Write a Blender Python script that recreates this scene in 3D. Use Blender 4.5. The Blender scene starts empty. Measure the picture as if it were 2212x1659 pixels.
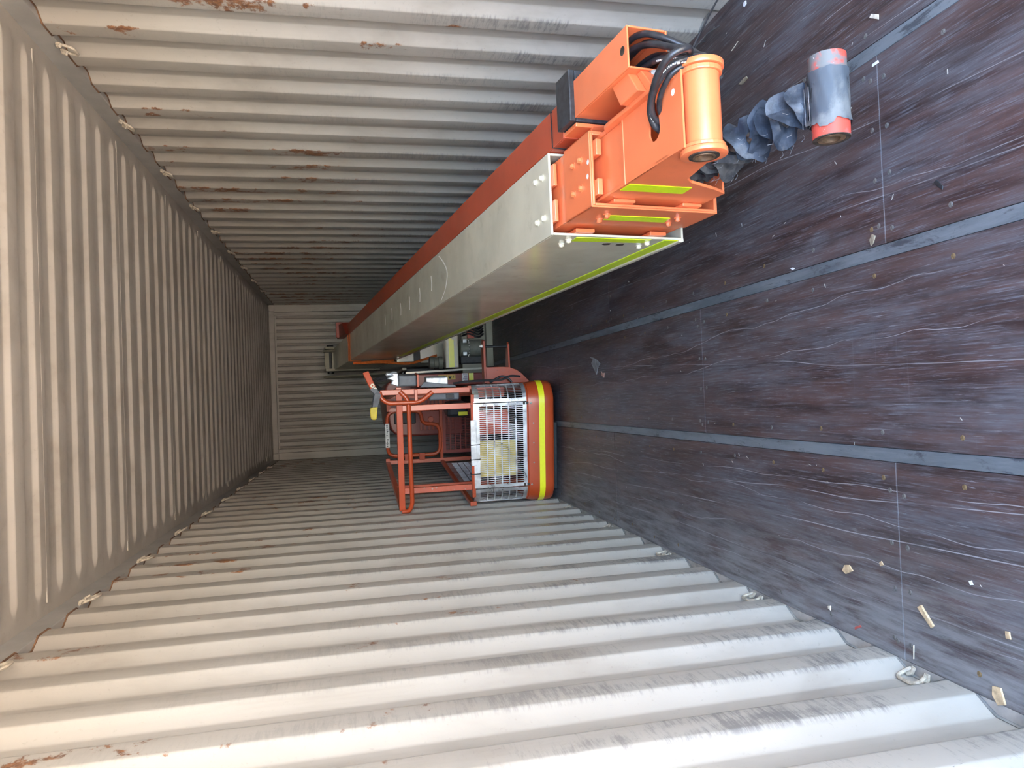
import bpy, bmesh, math, random
from mathutils import Vector, Matrix

rnd = random.Random(7)
scn = bpy.context.scene
C = scn.collection

# ------------------------------------------------------------------ camera
cam_data = bpy.data.cameras.new('camera')
cam = bpy.data.objects.new('camera', cam_data)
C.objects.link(cam)
cam_data.sensor_width = 36.0
cam_data.lens = 36.0 * 1569.0 / 2212.0
cam_data.clip_start = 0.02
right = Vector((-0.04017754, -0.21092287, -0.97667666))   # phone held on its side: image right is down
up = Vector((0.99900542, -0.02739657, -0.03517952))
fwd = Vector((0.01933743, 0.97711871, -0.21181382))
cam.matrix_world = Matrix(((right.x, up.x, -fwd.x, -0.3785),
                           (right.y, up.y, -fwd.y, 0.0),
                           (right.z, up.z, -fwd.z, 1.5161),
                           (0, 0, 0, 1)))
scn.camera = cam

# ------------------------------------------------------------------ sky, sun, exposure
world = bpy.data.worlds.new('sky')
scn.world = world
world.use_nodes = True
wn = world.node_tree.nodes
wl = world.node_tree.links
sky = wn.new('ShaderNodeTexSky')
sky.sky_type = 'NISHITA'
sky.sun_disc = False
sky.sun_elevation = math.radians(52)
sky.sun_rotation = math.radians(-84)
sky.air_density = 1.0
sky.dust_density = 2.0
sky.ozone_density = 1.0
wl.new(sky.outputs[0], wn['Background'].inputs[0])
wn['Background'].inputs[1].default_value = 1.45

sun_data = bpy.data.lights.new('sun', 'SUN')
sun = bpy.data.objects.new('sun', sun_data)
C.objects.link(sun)
sun_data.energy = 17.0
sun_data.color = (1.0, 0.93, 0.82)
sun_data.angle = math.radians(0.6)
sun.rotation_euler = Vector((0.55, -0.06, -0.83)).to_track_quat('-Z', 'Y').to_euler()   # from the container's left flank: never enters the doorway

scn.view_settings.view_transform = 'Standard'
scn.view_settings.look = 'None'
scn.view_settings.gamma = 1.0
scn.view_settings.use_curve_mapping = False
scn.view_settings.exposure = 1.75
scn.cycles.use_denoising = True
scn.cycles.max_bounces = 6
scn.cycles.diffuse_bounces = 4
scn.cycles.sample_clamp_indirect = 8.0

# ------------------------------------------------------------------ materials
MATS = {}


class NT:
    """small helper round one material's node tree"""
    def __init__(self, name):
        self.m = bpy.data.materials.new(name)
        self.m.use_nodes = True
        self.n = self.m.node_tree.nodes
        self.l = self.m.node_tree.links
        self.b = self.n['Principled BSDF']
        tc = self.n.new('ShaderNodeTexCoord')
        self.obj = tc.outputs['Object']
        MATS[name] = self.m

    def put(self, sock, v):
        if hasattr(v, 'is_output') or isinstance(v, bpy.types.NodeSocket):
            self.l.new(v, sock)
        elif isinstance(v, (tuple, list)) and len(v) == 3 and sock.type == 'RGBA':
            sock.default_value = (*v, 1)
        else:
            sock.default_value = v

    def math(self, op, a, b=0.0, c=0.0, clamp=False):
        q = self.n.new('ShaderNodeMath')
        q.operation = op
        q.use_clamp = clamp
        self.put(q.inputs[0], a)
        self.put(q.inputs[1], b)
        self.put(q.inputs[2], c)
        return q.outputs[0]

    def map(self, scale=(1, 1, 1), loc=(0, 0, 0), rot=(0, 0, 0), vec=None):
        q = self.n.new('ShaderNodeMapping')
        self.l.new(vec or self.obj, q.inputs[0])
        q.inputs['Scale'].default_value = scale
        q.inputs['Location'].default_value = loc
        q.inputs['Rotation'].default_value = rot
        return q.outputs[0]

    def noise(self, scale=5, detail=4, rough=0.55, dist=0.0, vec=None):
        q = self.n.new('ShaderNodeTexNoise')
        self.l.new(vec or self.obj, q.inputs['Vector'])
        q.inputs['Scale'].default_value = scale
        q.inputs['Detail'].default_value = detail
        q.inputs['Roughness'].default_value = rough
        q.inputs['Distortion'].default_value = dist
        return q.outputs['Fac']

    def ramp(self, fac, lo, hi, a=0.0, b=1.0):
        q = self.n.new('ShaderNodeMapRange')
        q.interpolation_type = 'SMOOTHSTEP'
        self.put(q.inputs['Value'], fac)
        q.inputs['From Min'].default_value = lo
        q.inputs['From Max'].default_value = hi
        q.inputs['To Min'].default_value = a
        q.inputs['To Max'].default_value = b
        return q.outputs[0]

    def mix(self, fac, a, b, mode='MIX'):
        q = self.n.new('ShaderNodeMix')
        q.data_type = 'RGBA'
        q.blend_type = mode
        self.put(q.inputs[0], fac)
        self.put(q.inputs[6], a)
        self.put(q.inputs[7], b)
        return q.outputs[2]

    def xyz(self, vec=None):
        q = self.n.new('ShaderNodeSeparateXYZ')
        self.l.new(vec or self.obj, q.inputs[0])
        return q.outputs

    def bump(self, h, strength=0.2, dist=0.01):
        q = self.n.new('ShaderNodeBump')
        q.inputs['Strength'].default_value = strength
        q.inputs['Distance'].default_value = dist
        self.l.new(h, q.inputs['Height'])
        self.l.new(q.outputs[0], self.b.inputs['Normal'])

    def out(self, col=None, rough=None, metal=None, spec=None, coat=None):
        if col is not None:
            self.put(self.b.inputs['Base Color'], col)
        if rough is not None:
            self.put(self.b.inputs['Roughness'], rough)
        if metal is not None:
            self.put(self.b.inputs['Metallic'], metal)
        if spec is not None:
            self.put(self.b.inputs['Specular IOR Level'], spec)
        if coat is not None:
            self.put(self.b.inputs['Coat Weight'], coat)
            self.b.inputs['Coat Roughness'].default_value = 0.12
        return self.m


def plain(name, col, rough=0.5, metal=0.0, var=0.12, scale=14, spec=0.5, coat=None, bump=0.0):
    t = NT(name)
    f = t.noise(scale, 5)
    dark = tuple(c * (1 - var) for c in col)
    lite = tuple(min(1, c * (1 + var)) for c in col)
    if bump:
        t.bump(f, bump, 0.004)
    return t.out(t.mix(t.ramp(f, .3, .7), dark, lite), rough, metal, spec, coat)


def chipped(name, col, chipcol, amount=0.66, scale=16, rough=0.35, coat=0.3, dirt=(.12, .08, .06), dirtamt=0.25):
    """painted steel: faded patches, grime, chips through to bare metal"""
    t = NT(name)
    f = t.noise(3.5, 5)
    base = t.mix(t.ramp(f, .3, .7), tuple(c * .9 for c in col), tuple(min(1, c * 1.08) for c in col))
    g = t.noise(9, 6, .65)
    base = t.mix(t.math('MULTIPLY', t.ramp(g, .55, .75), dirtamt), base, dirt)
    c = t.noise(scale, 6, .7, .6)
    k = t.ramp(c, amount, amount + .03)
    base = t.mix(k, base, chipcol)
    return t.out(base, t.math('ADD', t.math('MULTIPLY', k, .3), rough), 0.0, .5, coat)


def wall_paint(name, crest_at=None, roof=False, back=False):
    t = NT(name)
    x, y, z = t.xyz()
    ax = t.math('ABSOLUTE', x)
    n1 = t.noise(1.1, 4)
    base = t.mix(t.ramp(n1, .3, .7), (.385, .36, .32), (.455, .43, .39))
    # faint runs of grime down the sheet
    st = t.noise(1, 5, .6, .0, t.map((9, 9, .7)))
    base = t.mix(t.ramp(st, .52, .80, 0, .45), base, (.25, .215, .17))
    fine = t.noise(60, 3, .6)
    base = t.mix(t.ramp(fine, .62, .75, 0, .25), base, (.22, .19, .15))
    # blotchy grime over the whole sheet
    fm = t.noise(2.2, 5, .7, .2, t.map((1, 1, .5)))
    base = t.mix(t.ramp(fm, .48, .72, 0, .35), base, (.20, .165, .13))
    # rust flowers
    rn = t.noise(7.5, 7, .72, .3)
    rz = t.noise(.8, 2, .5)
    if crest_at is not None:
        crest = t.ramp(ax, crest_at + .002, crest_at + .012, 1, 0)
        edge = t.math('MULTIPLY', crest, t.ramp(rz, .40, .56))
        edge = t.math('MULTIPLY', edge, t.ramp(z, .6, 2.0, .45, 1))
        thr = t.math('MULTIPLY_ADD', edge, .20, rn)
        upr = t.math('MULTIPLY', t.math('MULTIPLY', t.ramp(x, 0, .5), t.ramp(z, 1.1, 1.7)), t.ramp(z, 2.45, 2.6, 1, 0))
        thr = t.math('MULTIPLY_ADD', t.math('MULTIPLY', upr, edge), .07, thr)
        rust = t.ramp(thr, .735, .80)
        # rubbed, blackened crests low down on the wall
        sc = t.math('MULTIPLY_ADD', t.noise(1, 6, .8, .3, t.map((4, 9, 75), rot=(.35, 0, 0))), .55, t.math('MULTIPLY', t.noise(1, 4, .6, .3, t.map((3, 6, 2.0))), .45))
        lowz = t.ramp(z, .1, 2.3, 1, .15)
        scuff = t.math('MULTIPLY', t.math('MULTIPLY', crest, lowz), t.ramp(sc, .49, .62))
        base = t.mix(t.math('MULTIPLY', scuff, .8), base, (.14, .135, .135))
        s2 = t.noise(1, 6, .8, 1.0, t.map((30, 90, 14), rot=(.5, 0, 0)))
        base = t.mix(t.math('MULTIPLY', t.ramp(s2, .66, .72), t.math('MULTIPLY', t.ramp(z, .2, 2.0, .75, .2), t.math('ADD', crest, .25))), base, (.10, .09, .09))
    else:
        rust = t.ramp(rn, .76, .80)
    base = t.mix(t.math('MULTIPLY', rust, .9), base, t.mix(t.ramp(fine, .35, .65), (.13, .042, .013), (.29, .115, .036)))
    t.bump(t.noise(90, 3), .06, .003)
    t.out(base, .42, 0, .45)


wall_paint('wall_paint', crest_at=1.176)
wall_paint('roof_paint')
wall_paint('end_paint')
plain('rail_paint', (.36, .355, .34), .45, 0, .10, 6)
plain('ring_paint', (.46, .41, .33), .5, 0, .3, 60)
plain('sealant_rust', (.16, .085, .045), .8, 0, .5, 22)
plain('sealant_grey', (.20, .20, .19), .8, 0, .3, 22)
plain('sill_paint', (.36, .345, .32), .55, 0, .25, 12)


def plywood():
    t = NT('plywood')
    x, y, z = t.xyz()
    g = t.noise(1, 6, .6, .15, t.map((26, 1.6, 1)))
    base = t.mix(t.ramp(g, .32, .68), (.030, .018, .018), (.085, .050, .046))
    worn = t.noise(1, 6, .68, .3, t.map((5.5, 1.3, 1)))
    base = t.mix(t.math('MULTIPLY', t.ramp(worn, .40, .66, 0, .8), t.ramp(t.noise(1, 5, .7, .0, t.map((120, 5, 1))), .34, .60, .25, 1)), base, (.108, .110, .126))
    streak = t.noise(1, 6, .78, .1, t.map((190, 5.5, 1), rot=(0, 0, .04)))
    base = t.mix(t.ramp(streak, .50, .68, 0, .85), base, (.14, .146, .168))
    streak2 = t.noise(1, 5, .75, .0, t.map((230, 7, 1), rot=(0, 0, -.14)))
    base = t.mix(t.ramp(streak2, .58, .70, 0, .7), base, (.25, .26, .29))
    cross = t.noise(1, 4, .7, 0, t.map((1.5, 40, 1)))
    base = t.mix(t.ramp(cross, .62, .75, 0, .22), base, (.14, .145, .16))
    # dust gathered along the wall
    dz = t.math('MULTIPLY', t.ramp(x, -.72, -1.176, 0, 1), t.ramp(t.noise(1, 6, .7, .2, t.map((30, 3.5, 1))), .30, .66))
    base = t.mix(dz, base, (.215, .22, .225))
    # long hairline scratches that wander down the box
    wob = t.noise(1, 2, .4, 0, t.map((.15, .9, 1)))
    wob2 = t.noise(1, 3, .5, 0, t.map((.15, 1.7, 1), loc=(5, 2, 1)))
    brk = t.noise(1, 3, .5, 0, t.map((3, 2.2, 1), loc=(1, 9, 0)))
    tot = None
    for i, (c, sl, w) in enumerate(((-.70, .02, .0016), (-.735, .045, .0019), (-.79, -.01, .0016), (-.845, .03, .0024), (-.93, .02, .0016),
                                    (-1.02, .0, .002), (-1.06, .012, .0016), (-.30, -.045, .0016), (-.255, .03, .0012), (.18, -.03, .0022),
                                    (.21, -.05, .0014), (.42, -.06, .0016), (.78, .02, .0018), (.90, .05, .0016), (-.12, .06, .0012), (.66, -.02, .0014))):
        u = t.math('MULTIPLY_ADD', wob if i % 2 else wob2, .11 if i % 3 else .05, x)
        u = t.math('MULTIPLY_ADD', y, sl, u)
        d = t.math('ABSOLUTE', t.math('SUBTRACT', u, c + (.055 if i % 3 else .025) + sl * 2.2))
        ln = t.ramp(d, w * .25, w * .95, 1, 0)
        tot = ln if tot is None else t.math('MAXIMUM', tot, ln)
    tot = t.math('MULTIPLY', tot, t.ramp(brk, .40, .58, .04, .75))
    base = t.mix(tot, base, (.33, .335, .35))
    rub = t.noise(1, 6, .8, .4, t.map((38, 4, 1), rot=(0, 0, -.35)))
    rubz = t.noise(1.6, 3, .5)
    base = t.mix(t.math('MULTIPLY', t.ramp(rub, .60, .68), t.ramp(rubz, .52, .66, 0, .8)), base, (.27, .29, .32))
    t.bump(g, .10, .002)
    t.out(base, t.ramp(worn, .3, .7, .38, .58), 0, .45)


plywood()
plain('subfloor_dark', (.02, .018, .017), .9)


def strip_steel():
    t = NT('strip_steel')
    g = t.noise(1, 6, .7, .2, t.map((14, 2.0, 1)))
    b = t.mix(t.ramp(g, .35, .65), (.095, .115, .13), (.165, .19, .21))
    k = t.noise(1, 6, .75, .4, t.map((16, 4.5, 1)))
    b = t.mix(t.ramp(k, .54, .64, 0, .8), b, (.035, .04, .05))
    t.out(b, .5, .15, .5)


strip_steel()
plain('seam_dust', (.26, .28, .30), .9)
plain('screw_steel', (.16, .16, .155), .6, .4, .4, 120)
plain('screw_brass', (.19, .135, .07), .6, .3, .4, 120)
plain('ground_sand', (.50, .39, .275), .95, 0, .15, 3)

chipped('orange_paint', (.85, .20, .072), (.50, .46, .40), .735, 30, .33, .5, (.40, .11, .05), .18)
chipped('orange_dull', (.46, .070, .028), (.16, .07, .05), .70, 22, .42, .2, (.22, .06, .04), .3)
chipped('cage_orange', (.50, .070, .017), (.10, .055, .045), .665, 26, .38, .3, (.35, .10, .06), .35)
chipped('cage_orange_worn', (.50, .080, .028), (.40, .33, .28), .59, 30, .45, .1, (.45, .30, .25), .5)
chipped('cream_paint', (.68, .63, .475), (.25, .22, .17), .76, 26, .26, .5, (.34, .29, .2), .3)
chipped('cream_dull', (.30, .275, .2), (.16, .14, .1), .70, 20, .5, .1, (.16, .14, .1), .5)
chipped('dark_red_paint', (.27, .038, .022), (.06, .03, .03), .71, 20, .45, .15, (.12, .03, .03), .4)
plain('black_pad', (.028, .030, .035), .42, 0, .5, 40, .5, None, .1)
plain('rubber_hose', (.022, .022, .025), .33, 0, .4, 60)
plain('black_plastic', (.02, .02, .022), .5, 0, .3, 40)
plain('bore_dark', (.055, .04, .03), .6, .2, .5, 60)
plain('bush_brown', (.17, .10, .055), .5, .4, .4, 50)
plain('bolt_steel', (.42, .40, .36), .35, .8, .2, 50)
plain('bolt_cream', (.72, .66, .50), .4, 0, .1, 50)
plain('scratch_bare', (.72, .70, .62), .5)
plain('grease_grey', (.17, .17, .18), .6, 0, .5, 60)


def aluminium():
    t = NT('aluminium')
    g = t.noise(11, 5, .6, .8)
    t.out(t.mix(t.ramp(g, .35, .65), (.58, .59, .60), (.85, .86, .88)), t.ramp(g, .3, .7, .26, .46), .85)


aluminium()
plain('grey_plastic', (.115, .125, .14), .5, 0, .15, 20)
plain('silver_film', (.52, .55, .58), .35, .4, .25, 30)
plain('yellow_pad', (.58, .46, .05), .55, 0, .15, 15)
plain('yellow_board', (.62, .47, .14), .6, 0, .2, 12)
plain('yellow_tape', (1.0, .93, .02), .35, 0, .03, 60, .8, 1.0)
plain('lime_tape', (.74, .97, .0), .35, 0, .05, 90, .7, .6)
plain('strap_orange', (.85, .20, .045), .7, 0, .15, 40)
plain('paper_white', (.75, .74, .70), .6, 0, .08, 30)
plain('print_black', (.03, .03, .03), .6)
plain('decal_yellow', (.62, .42, .08), .5, 0, .15, 30)
plain('print_purple', (.24, .14, .24), .6)
plain('motor_grey', (.20, .205, .17), .5, .1, .15, 20)
plain('wood_chip', (.50, .37, .22), .8, 0, .25, 60)
plain('wood_pale', (.62, .56, .45), .8, 0, .2, 60)
plain('leaf_pale', (.30, .28, .25), .8, 0, .3, 60)
plain('leaf_dry', (.24, .20, .14), .8, 0, .3, 60)
plain('paper_bit', (.74, .76, .80), .7)
plain('peach_bit', (.42, .25, .20), .7)
plain('red_bit', (.42, .10, .08), .7)
plain('grey_flake', (.22, .225, .23), .6, 0, .3, 30)


def boot_rubber():
    t = NT('boot_rubber')
    a = t.noise(16, 6, .65, .4)
    b = t.mix(t.ramp(a, .40, .62), (.020, .027, .040), (.058, .070, .092))
    d = t.noise(9, 6, .7, .6)
    b = t.mix(t.ramp(d, .56, .70, 0, .75), b, (.20, .185, .165))
    t.bump(t.noise(55, 4), .35, .004)
    t.out(b, .48, 0, .45)


boot_rubber()


def boot_dark():
    t = NT('boot_dark')
    a = t.noise(18, 6, .65, .4)
    b = t.mix(t.ramp(a, .40, .65), (.030, .029, .031), (.085, .078, .073))
    t.bump(t.noise(55, 4), .35, .004)
    t.out(b, .65, 0, .4)


boot_dark()


def rubber_wrap():
    t = NT('rubber_wrap')
    a = t.noise(8, 6, .65, .4)
    b = t.mix(t.ramp(a, .38, .62), (.060, .074, .092), (.15, .16, .165))
    d = t.noise(13, 5, .7, .5)
    b = t.mix(t.ramp(d, .60, .67, 0, .9), b, (.018, .020, .024))
    o = t.noise(10, 4, .6, .3, t.map(loc=(3.1, .7, .2)))
    b = t.mix(t.ramp(o, .675, .70, 0, .9), b, (.70, .20, .08))
    t.bump(t.noise(70, 4), .2, .003)
    t.out(b, .55, 0, .45)


rubber_wrap()


def pin_red():
    t = NT('pin_red')
    a = t.noise(9, 5, .6, .5)
    b = t.mix(t.ramp(a, .44, .53), (.15, .155, .155), (.50, .075, .052))
    c = t.noise(70, 3)
    b = t.mix(t.ramp(c, .66, .72), b, (.5, .48, .45))
    t.out(b, .5, 0, .4)


pin_red()


# ------------------------------------------------------------------ mesh helpers
BASE = {}      # root name -> world location of its origin


class MB:
    def __init__(self):
        self.v = []
        self.f = []

    def add(self, vs, fs):
        o = len(self.v)
        self.v += [tuple(p) for p in vs]
        self.f += [tuple(i + o for i in q) for q in fs]
        return self

    def hexa(self, p):
        """8 corners: bottom ring 0-3, top ring 4-7"""
        return self.add(p, [(3, 2, 1, 0), (4, 5, 6, 7), (0, 1, 5, 4), (1, 2, 6, 5), (2, 3, 7, 6), (3, 0, 4, 7)])

    def box(self, x0, x1, y0, y1, z0, z1, fr=None):
        p = [(x0, y0, z0), (x1, y0, z0), (x1, y1, z0), (x0, y1, z0), (x0, y0, z1), (x1, y0, z1), (x1, y1, z1), (x0, y1, z1)]
        return self.hexa([fr(*q) for q in p] if fr else p)

    def prism(self, poly, h0, h1, fr):
        """poly of 2-D points (a,b); fr(a,b,h) -> world"""
        n = len(poly)
        vs = [fr(a, b, h0) for a, b in poly] + [fr(a, b, h1) for a, b in poly]
        fs = [tuple(range(n - 1, -1, -1)), tuple(range(n, 2 * n))]
        fs += [(i, (i + 1) % n, (i + 1) % n + n, i + n) for i in range(n)]
        return self.add(vs, fs)

    def tube(self, pts, r, n=10, closed=False, square=False, cap=True, rw=None):
        """swept round (or square) bar along a polyline"""
        P = [Vector(p) for p in pts]
        m = len(P)
        if square:
            n = 4
        T = []
        for i in range(m):
            a = P[i - 1] if (i > 0 or closed) else P[i]
            b = P[(i + 1) % m] if (i < m - 1 or closed) else P[i]
            T.append((b - a).normalized())
        ref = Vector((0, 0, 1)) if abs(T[0].z) < .9 else Vector((1, 0, 0))
        N = (ref - T[0] * ref.dot(T[0])).normalized()
        vs = []
        for i in range(m):
            N = (N - T[i] * N.dot(T[i])).normalized()
            B = T[i].cross(N)
            k = 1.0
            if 0 < i < m - 1 or closed:
                a = (P[i] - P[i - 1]).normalized()
                k = 1.0 / max(.5, a.dot(T[i])) if square else 1.0
            rr = r[i] if isinstance(r, (list, tuple)) else r
            for j in range(n):
                t = 2 * math.pi * (j + (.5 if square else 0)) / n
                q = rr * (math.sqrt(2) if square else 1)
                vs.append(P[i] + (N * math.cos(t) + B * math.sin(t)) * q * k)
        fs = []
        for i in range(m if closed else m - 1):
            for j in range(n):
                a, b = i * n + j, i * n + (j + 1) % n
                c, d = ((i + 1) % m) * n + (j + 1) % n, ((i + 1) % m) * n + j
                fs.append((a, b, c, d))
        if cap and not closed:
            fs += [tuple(range(n - 1, -1, -1)), tuple(range((m - 1) * n, m * n))]
        return self.add(vs, fs)

    def lathe(self, c, axis, prof, n=24, ref=None, cap=True):
        """prof = [(radius, height along axis)]"""
        c = Vector(c)
        A = Vector(axis).normalized()
        ref = Vector(ref) if ref else (Vector((0, 0, 1)) if abs(A.z) < .9 else Vector((1, 0, 0)))
        U = (ref - A * ref.dot(A)).normalized()
        W = A.cross(U)
        vs = []
        for r, h in prof:
            for j in range(n):
                t = 2 * math.pi * j / n
                vs.append(c + A * h + (U * math.cos(t) + W * math.sin(t)) * r)
        fs = []
        for i in range(len(prof) - 1):
            for j in range(n):
                fs.append((i * n + j, i * n + (j + 1) % n, (i + 1) * n + (j + 1) % n, (i + 1) * n + j))
        if cap:
            if prof[0][0] > 1e-5:
                fs.append(tuple(range(n - 1, -1, -1)))
            if prof[-1][0] > 1e-5:
                k = (len(prof) - 1) * n
                fs.append(tuple(range(k, k + n)))
        return self.add(vs, fs)

    def ring(self, c, axis, r0, r1, h0, h1, n=28):
        """thick-walled tube"""
        return self.lathe(c, axis, [(r0, h0), (r1, h0), (r1, h1), (r0, h1), (r0, h0)], n, cap=False)

    def strip(self, pts, width_vec, thick_vec):
        """flat belt through pts"""
        w, t = Vector(width_vec), Vector(thick_vec)
        vs, fs = [], []
        for p in pts:
            p = Vector(p)
            vs += [p - w, p + w, p + w + t, p - w + t]
        m = len(pts)
        for i in range(m - 1):
            for j in range(4):
                fs.append((i * 4 + j, i * 4 + (j + 1) % 4, (i + 1) * 4 + (j + 1) % 4, (i + 1) * 4 + j))
        fs += [(3, 2, 1, 0), tuple(range((m - 1) * 4, m * 4))]
        return self.add(vs, fs)

    def grid(self, rows):
        n = len(rows[0])
        vs = [p for r in rows for p in r]
        fs = [(i * n + j, i * n + j + 1, (i + 1) * n + j + 1, (i + 1) * n + j) for i in range(len(rows) - 1) for j in range(n - 1)]
        return self.add(vs, fs)

    def mesh(self, name, mat, base=(0, 0, 0), smooth=False, bevel=0.0, seg=2):
        me = bpy.data.meshes.new(name)
        b = base
        me.from_pydata([(p[0] - b[0], p[1] - b[1], p[2] - b[2]) for p in self.v], [], self.f)
        bm = bmesh.new()
        bm.from_mesh(me)
        bmesh.ops.recalc_face_normals(bm, faces=bm.faces)
        if bevel:
            es = [e for e in bm.edges if len(e.link_faces) == 2 and e.calc_face_angle(0) > .5]
            bmesh.ops.bevel(bm, geom=es, offset=bevel, segments=seg, affect='EDGES', profile=.5, clamp_overlap=True)
        if smooth:
            for f in bm.faces:
                f.smooth = True
            for e in bm.edges:
                if len(e.link_faces) == 2 and e.calc_face_angle(0) > .7:
                    e.smooth = False
        bm.to_mesh(me)
        bm.free()
        me.materials.append(MATS[mat])
        return me

    def build(self, name, mat, parent=None, smooth=False, bevel=0.0, seg=2):
        base = (0, 0, 0)
        if parent is not None:
            r = parent
            while r.parent:
                r = r.parent
            base = BASE.get(r.name, (0, 0, 0))
        return link(name, self.mesh(name, mat, base, smooth, bevel, seg), parent)


def link(name, me, parent=None, loc=None, rot=None, M=None):
    o = bpy.data.objects.new(name, me)
    C.objects.link(o)
    if parent is not None:
        o.parent = parent
    if loc is not None:
        o.location = loc
    if rot is not None:
        o.rotation_euler = rot
    if M is not None:
        o.matrix_local = M
    return o


def tag(o, label, cat, group=None):
    o['label'] = label
    o['category'] = cat
    if group:
        o['group'] = group
    return o


def struct(o):
    o['kind'] = 'structure'
    return o


def root(name, loc, label, cat, group=None):
    o = bpy.data.objects.new(name, None)
    C.objects.link(o)
    o.location = loc
    o.empty_display_size = .1
    BASE[o.name] = tuple(loc)
    return tag(o, label, cat, group)


def catmull(pts, k=6):
    P = [Vector(p) for p in pts]
    Q = [P[0] * 2 - P[1]] + P + [P[-1] * 2 - P[-2]]
    out = []
    for i in range(1, len(Q) - 2):
        a, b, c, d = Q[i - 1], Q[i], Q[i + 1], Q[i + 2]
        for j in range(k):
            t = j / k
            out.append(.5 * ((2 * b) + (c - a) * t + (2 * a - 5 * b + 4 * c - d) * t * t + (3 * b - a - 3 * c + d) * t ** 3))
    out.append(P[-1])
    return out


def rounded(pts, r, k=5):
    """round the inner corners of a polyline"""
    P = [Vector(p) for p in pts]
    out = [P[0]]
    for i in range(1, len(P) - 1):
        a, b, c = P[i - 1], P[i], P[i + 1]
        u, w = (a - b), (c - b)
        d = min(r, u.length * .49, w.length * .49)
        p, q = b + u.normalized() * d, b + w.normalized() * d
        for j in range(k + 1):
            t = j / k
            out.append(p * (1 - t) ** 2 + b * 2 * t * (1 - t) + q * t * t)
    out.append(P[-1])
    return out


# ------------------------------------------------------------------ the container
HALF = 1.176          # inner half width, at the crests
H = 2.7513
RAIL = .079
Y0, Y1 = -.50, 11.5325
PITCH = .278
DEEP = .037
PHASE_L, PHASE_R = 1.6703, 1.8590      # where a recess begins, counted from the door

ground = MB().box(-40, 40, -60, 30, -.42, -.30).build('ground', 'ground_sand')
struct(ground)

# floor: dark slab, plywood boards, three steel strips, screws
floor = struct(MB().box(-HALF - .002, HALF + .002, Y0, Y1 + .09, -.16, -.0281).build('floor', 'subfloor_dark'))
cols = [(-HALF + .001, -.6095), (-.5675, -.0155), (.0265, .5735), (.6155, HALF - .001)]
starts = [1.82, 2.975, 1.815, 2.975]
LB = 2.33
for (x0, x1), s in zip(cols, starts):
    k = math.floor((Y0 - s) / LB)
    y = s + k * LB
    while y < Y1:
        a, b = max(y + .0012, Y0), min(y + LB - .0012, Y1)
        if b - a > .02:
            MB().box(x0, x1, a, b, -.028, 0).build('floor_board', 'plywood', floor, bevel=.001, seg=1)
            MB().box(x0, x1, b, b + .0024, -.02, -.0015).build('seam_filler', 'seam_dust', floor)
        y += LB
for xc in (-.5885, .0055, .5945):
    MB().box(xc - .0195, xc + .0195, Y0, Y1, -.028, -.0012).build('steel_strip', 'strip_steel', floor, bevel=.001, seg=1)
scr = MB()
scr.lathe((0, 0, 0), (0, 0, 1), [(.0076, -.004), (.0076, .0003), (.0062, .0009), (.0028, .0005), (.0, .0002)], 14)
scr_a = scr.mesh('screw', 'screw_steel', smooth=True)
scr_b = scr.mesh('screw', 'screw_brass', smooth=True)
for (x0, x1), s in zip(cols, starts):
    for yy in [s + LB * i for i in range(-1, 4)]:
        for dx in (.045, .19, .335, .48):
            for dy in (-.028, .028):
                if x0 + dx < x1 - .02:
                    link('screw', scr_a, floor, (x0 + dx + rnd.uniform(-.012, .012), yy + dy + rnd.uniform(-.004, .004), 0))
    yy = 1.28
    while yy < 6:
        for dx in (.045, x1 - x0 - .045):
            link('screw', scr_b if rnd.random() < .55 else scr_a, floor, (x0 + dx + rnd.uniform(-.01, .01), yy + rnd.uniform(-.01, .01), 0))
        yy += .292


def corrugation(phase, y_from, y_to, pitch, flat_c, slope, flat_r, deep, rad=.010, k=3):
    """(y, depth) outline; depth 0 on a crest, 1 unit = deep in a recess; bends rounded"""
    raw = []
    n0 = math.floor((y_from - phase) / pitch) - 1
    y = phase + n0 * pitch
    while y < y_to + pitch:
        raw += [(y, 0), (y + slope, deep), (y + slope + flat_r, deep), (y + 2 * slope + flat_r, 0)]
        y += pitch
    out = []
    for i in range(1, len(raw) - 1):
        a, b, c = [Vector((q[0], q[1], 0)) for q in raw[i - 1:i + 2]]
        u, w = (a - b).normalized(), (c - b).normalized()
        p, q = b + u * rad, b + w * rad
        for j in range(k + 1):
            t = j / k
            s = p * (1 - t) ** 2 + b * 2 * t * (1 - t) + q * t * t
            out.append((s.x, s.y))
    out = [q for q in out if y_from <= q[0] <= y_to]
    return out


def clip_profile(prof, a, b):
    """slice a profile to [a,b] with interpolated ends"""
    def val(y):
        for p, q in zip(prof, prof[1:]):
            if p[0] <= y <= q[0]:
                t = (y - p[0]) / max(1e-9, q[0] - p[0])
                return p[1] + (q[1] - p[1]) * t
        return prof[0][1] if y < prof[0][0] else prof[-1][1]
    return [(a, val(a))] + [q for q in prof if a + 1e-4 < q[0] < b - 1e-4] + [(b, val(b))]


# one lashing ring, local: x out of the wall, y along it, loop hangs to -z
lr = MB()
loop = rounded([(0, -.026, 0), (.006, -.036, -.022), (.010, -.034, -.066), (.010, .034, -.066), (.006, .036, -.022), (0, .026, 0)], .020, 4)
lr.tube(loop, .0060, 8)
ring_mesh = lr.mesh('lashing_ring', 'ring_paint', smooth=True)
lc = MB()
for s in (-1, 1):
    lc.tube([(-.004, s * .026 - .008, .004), (.012, s * .030 - .004, -.004), (.014, s * .034, -.016), (.002, s * .034 + .004, -.022)], [.007, .008, .0075, .006], 8)
clip_mesh = lc.mesh('ring_clip', 'ring_paint', smooth=True)


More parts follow.
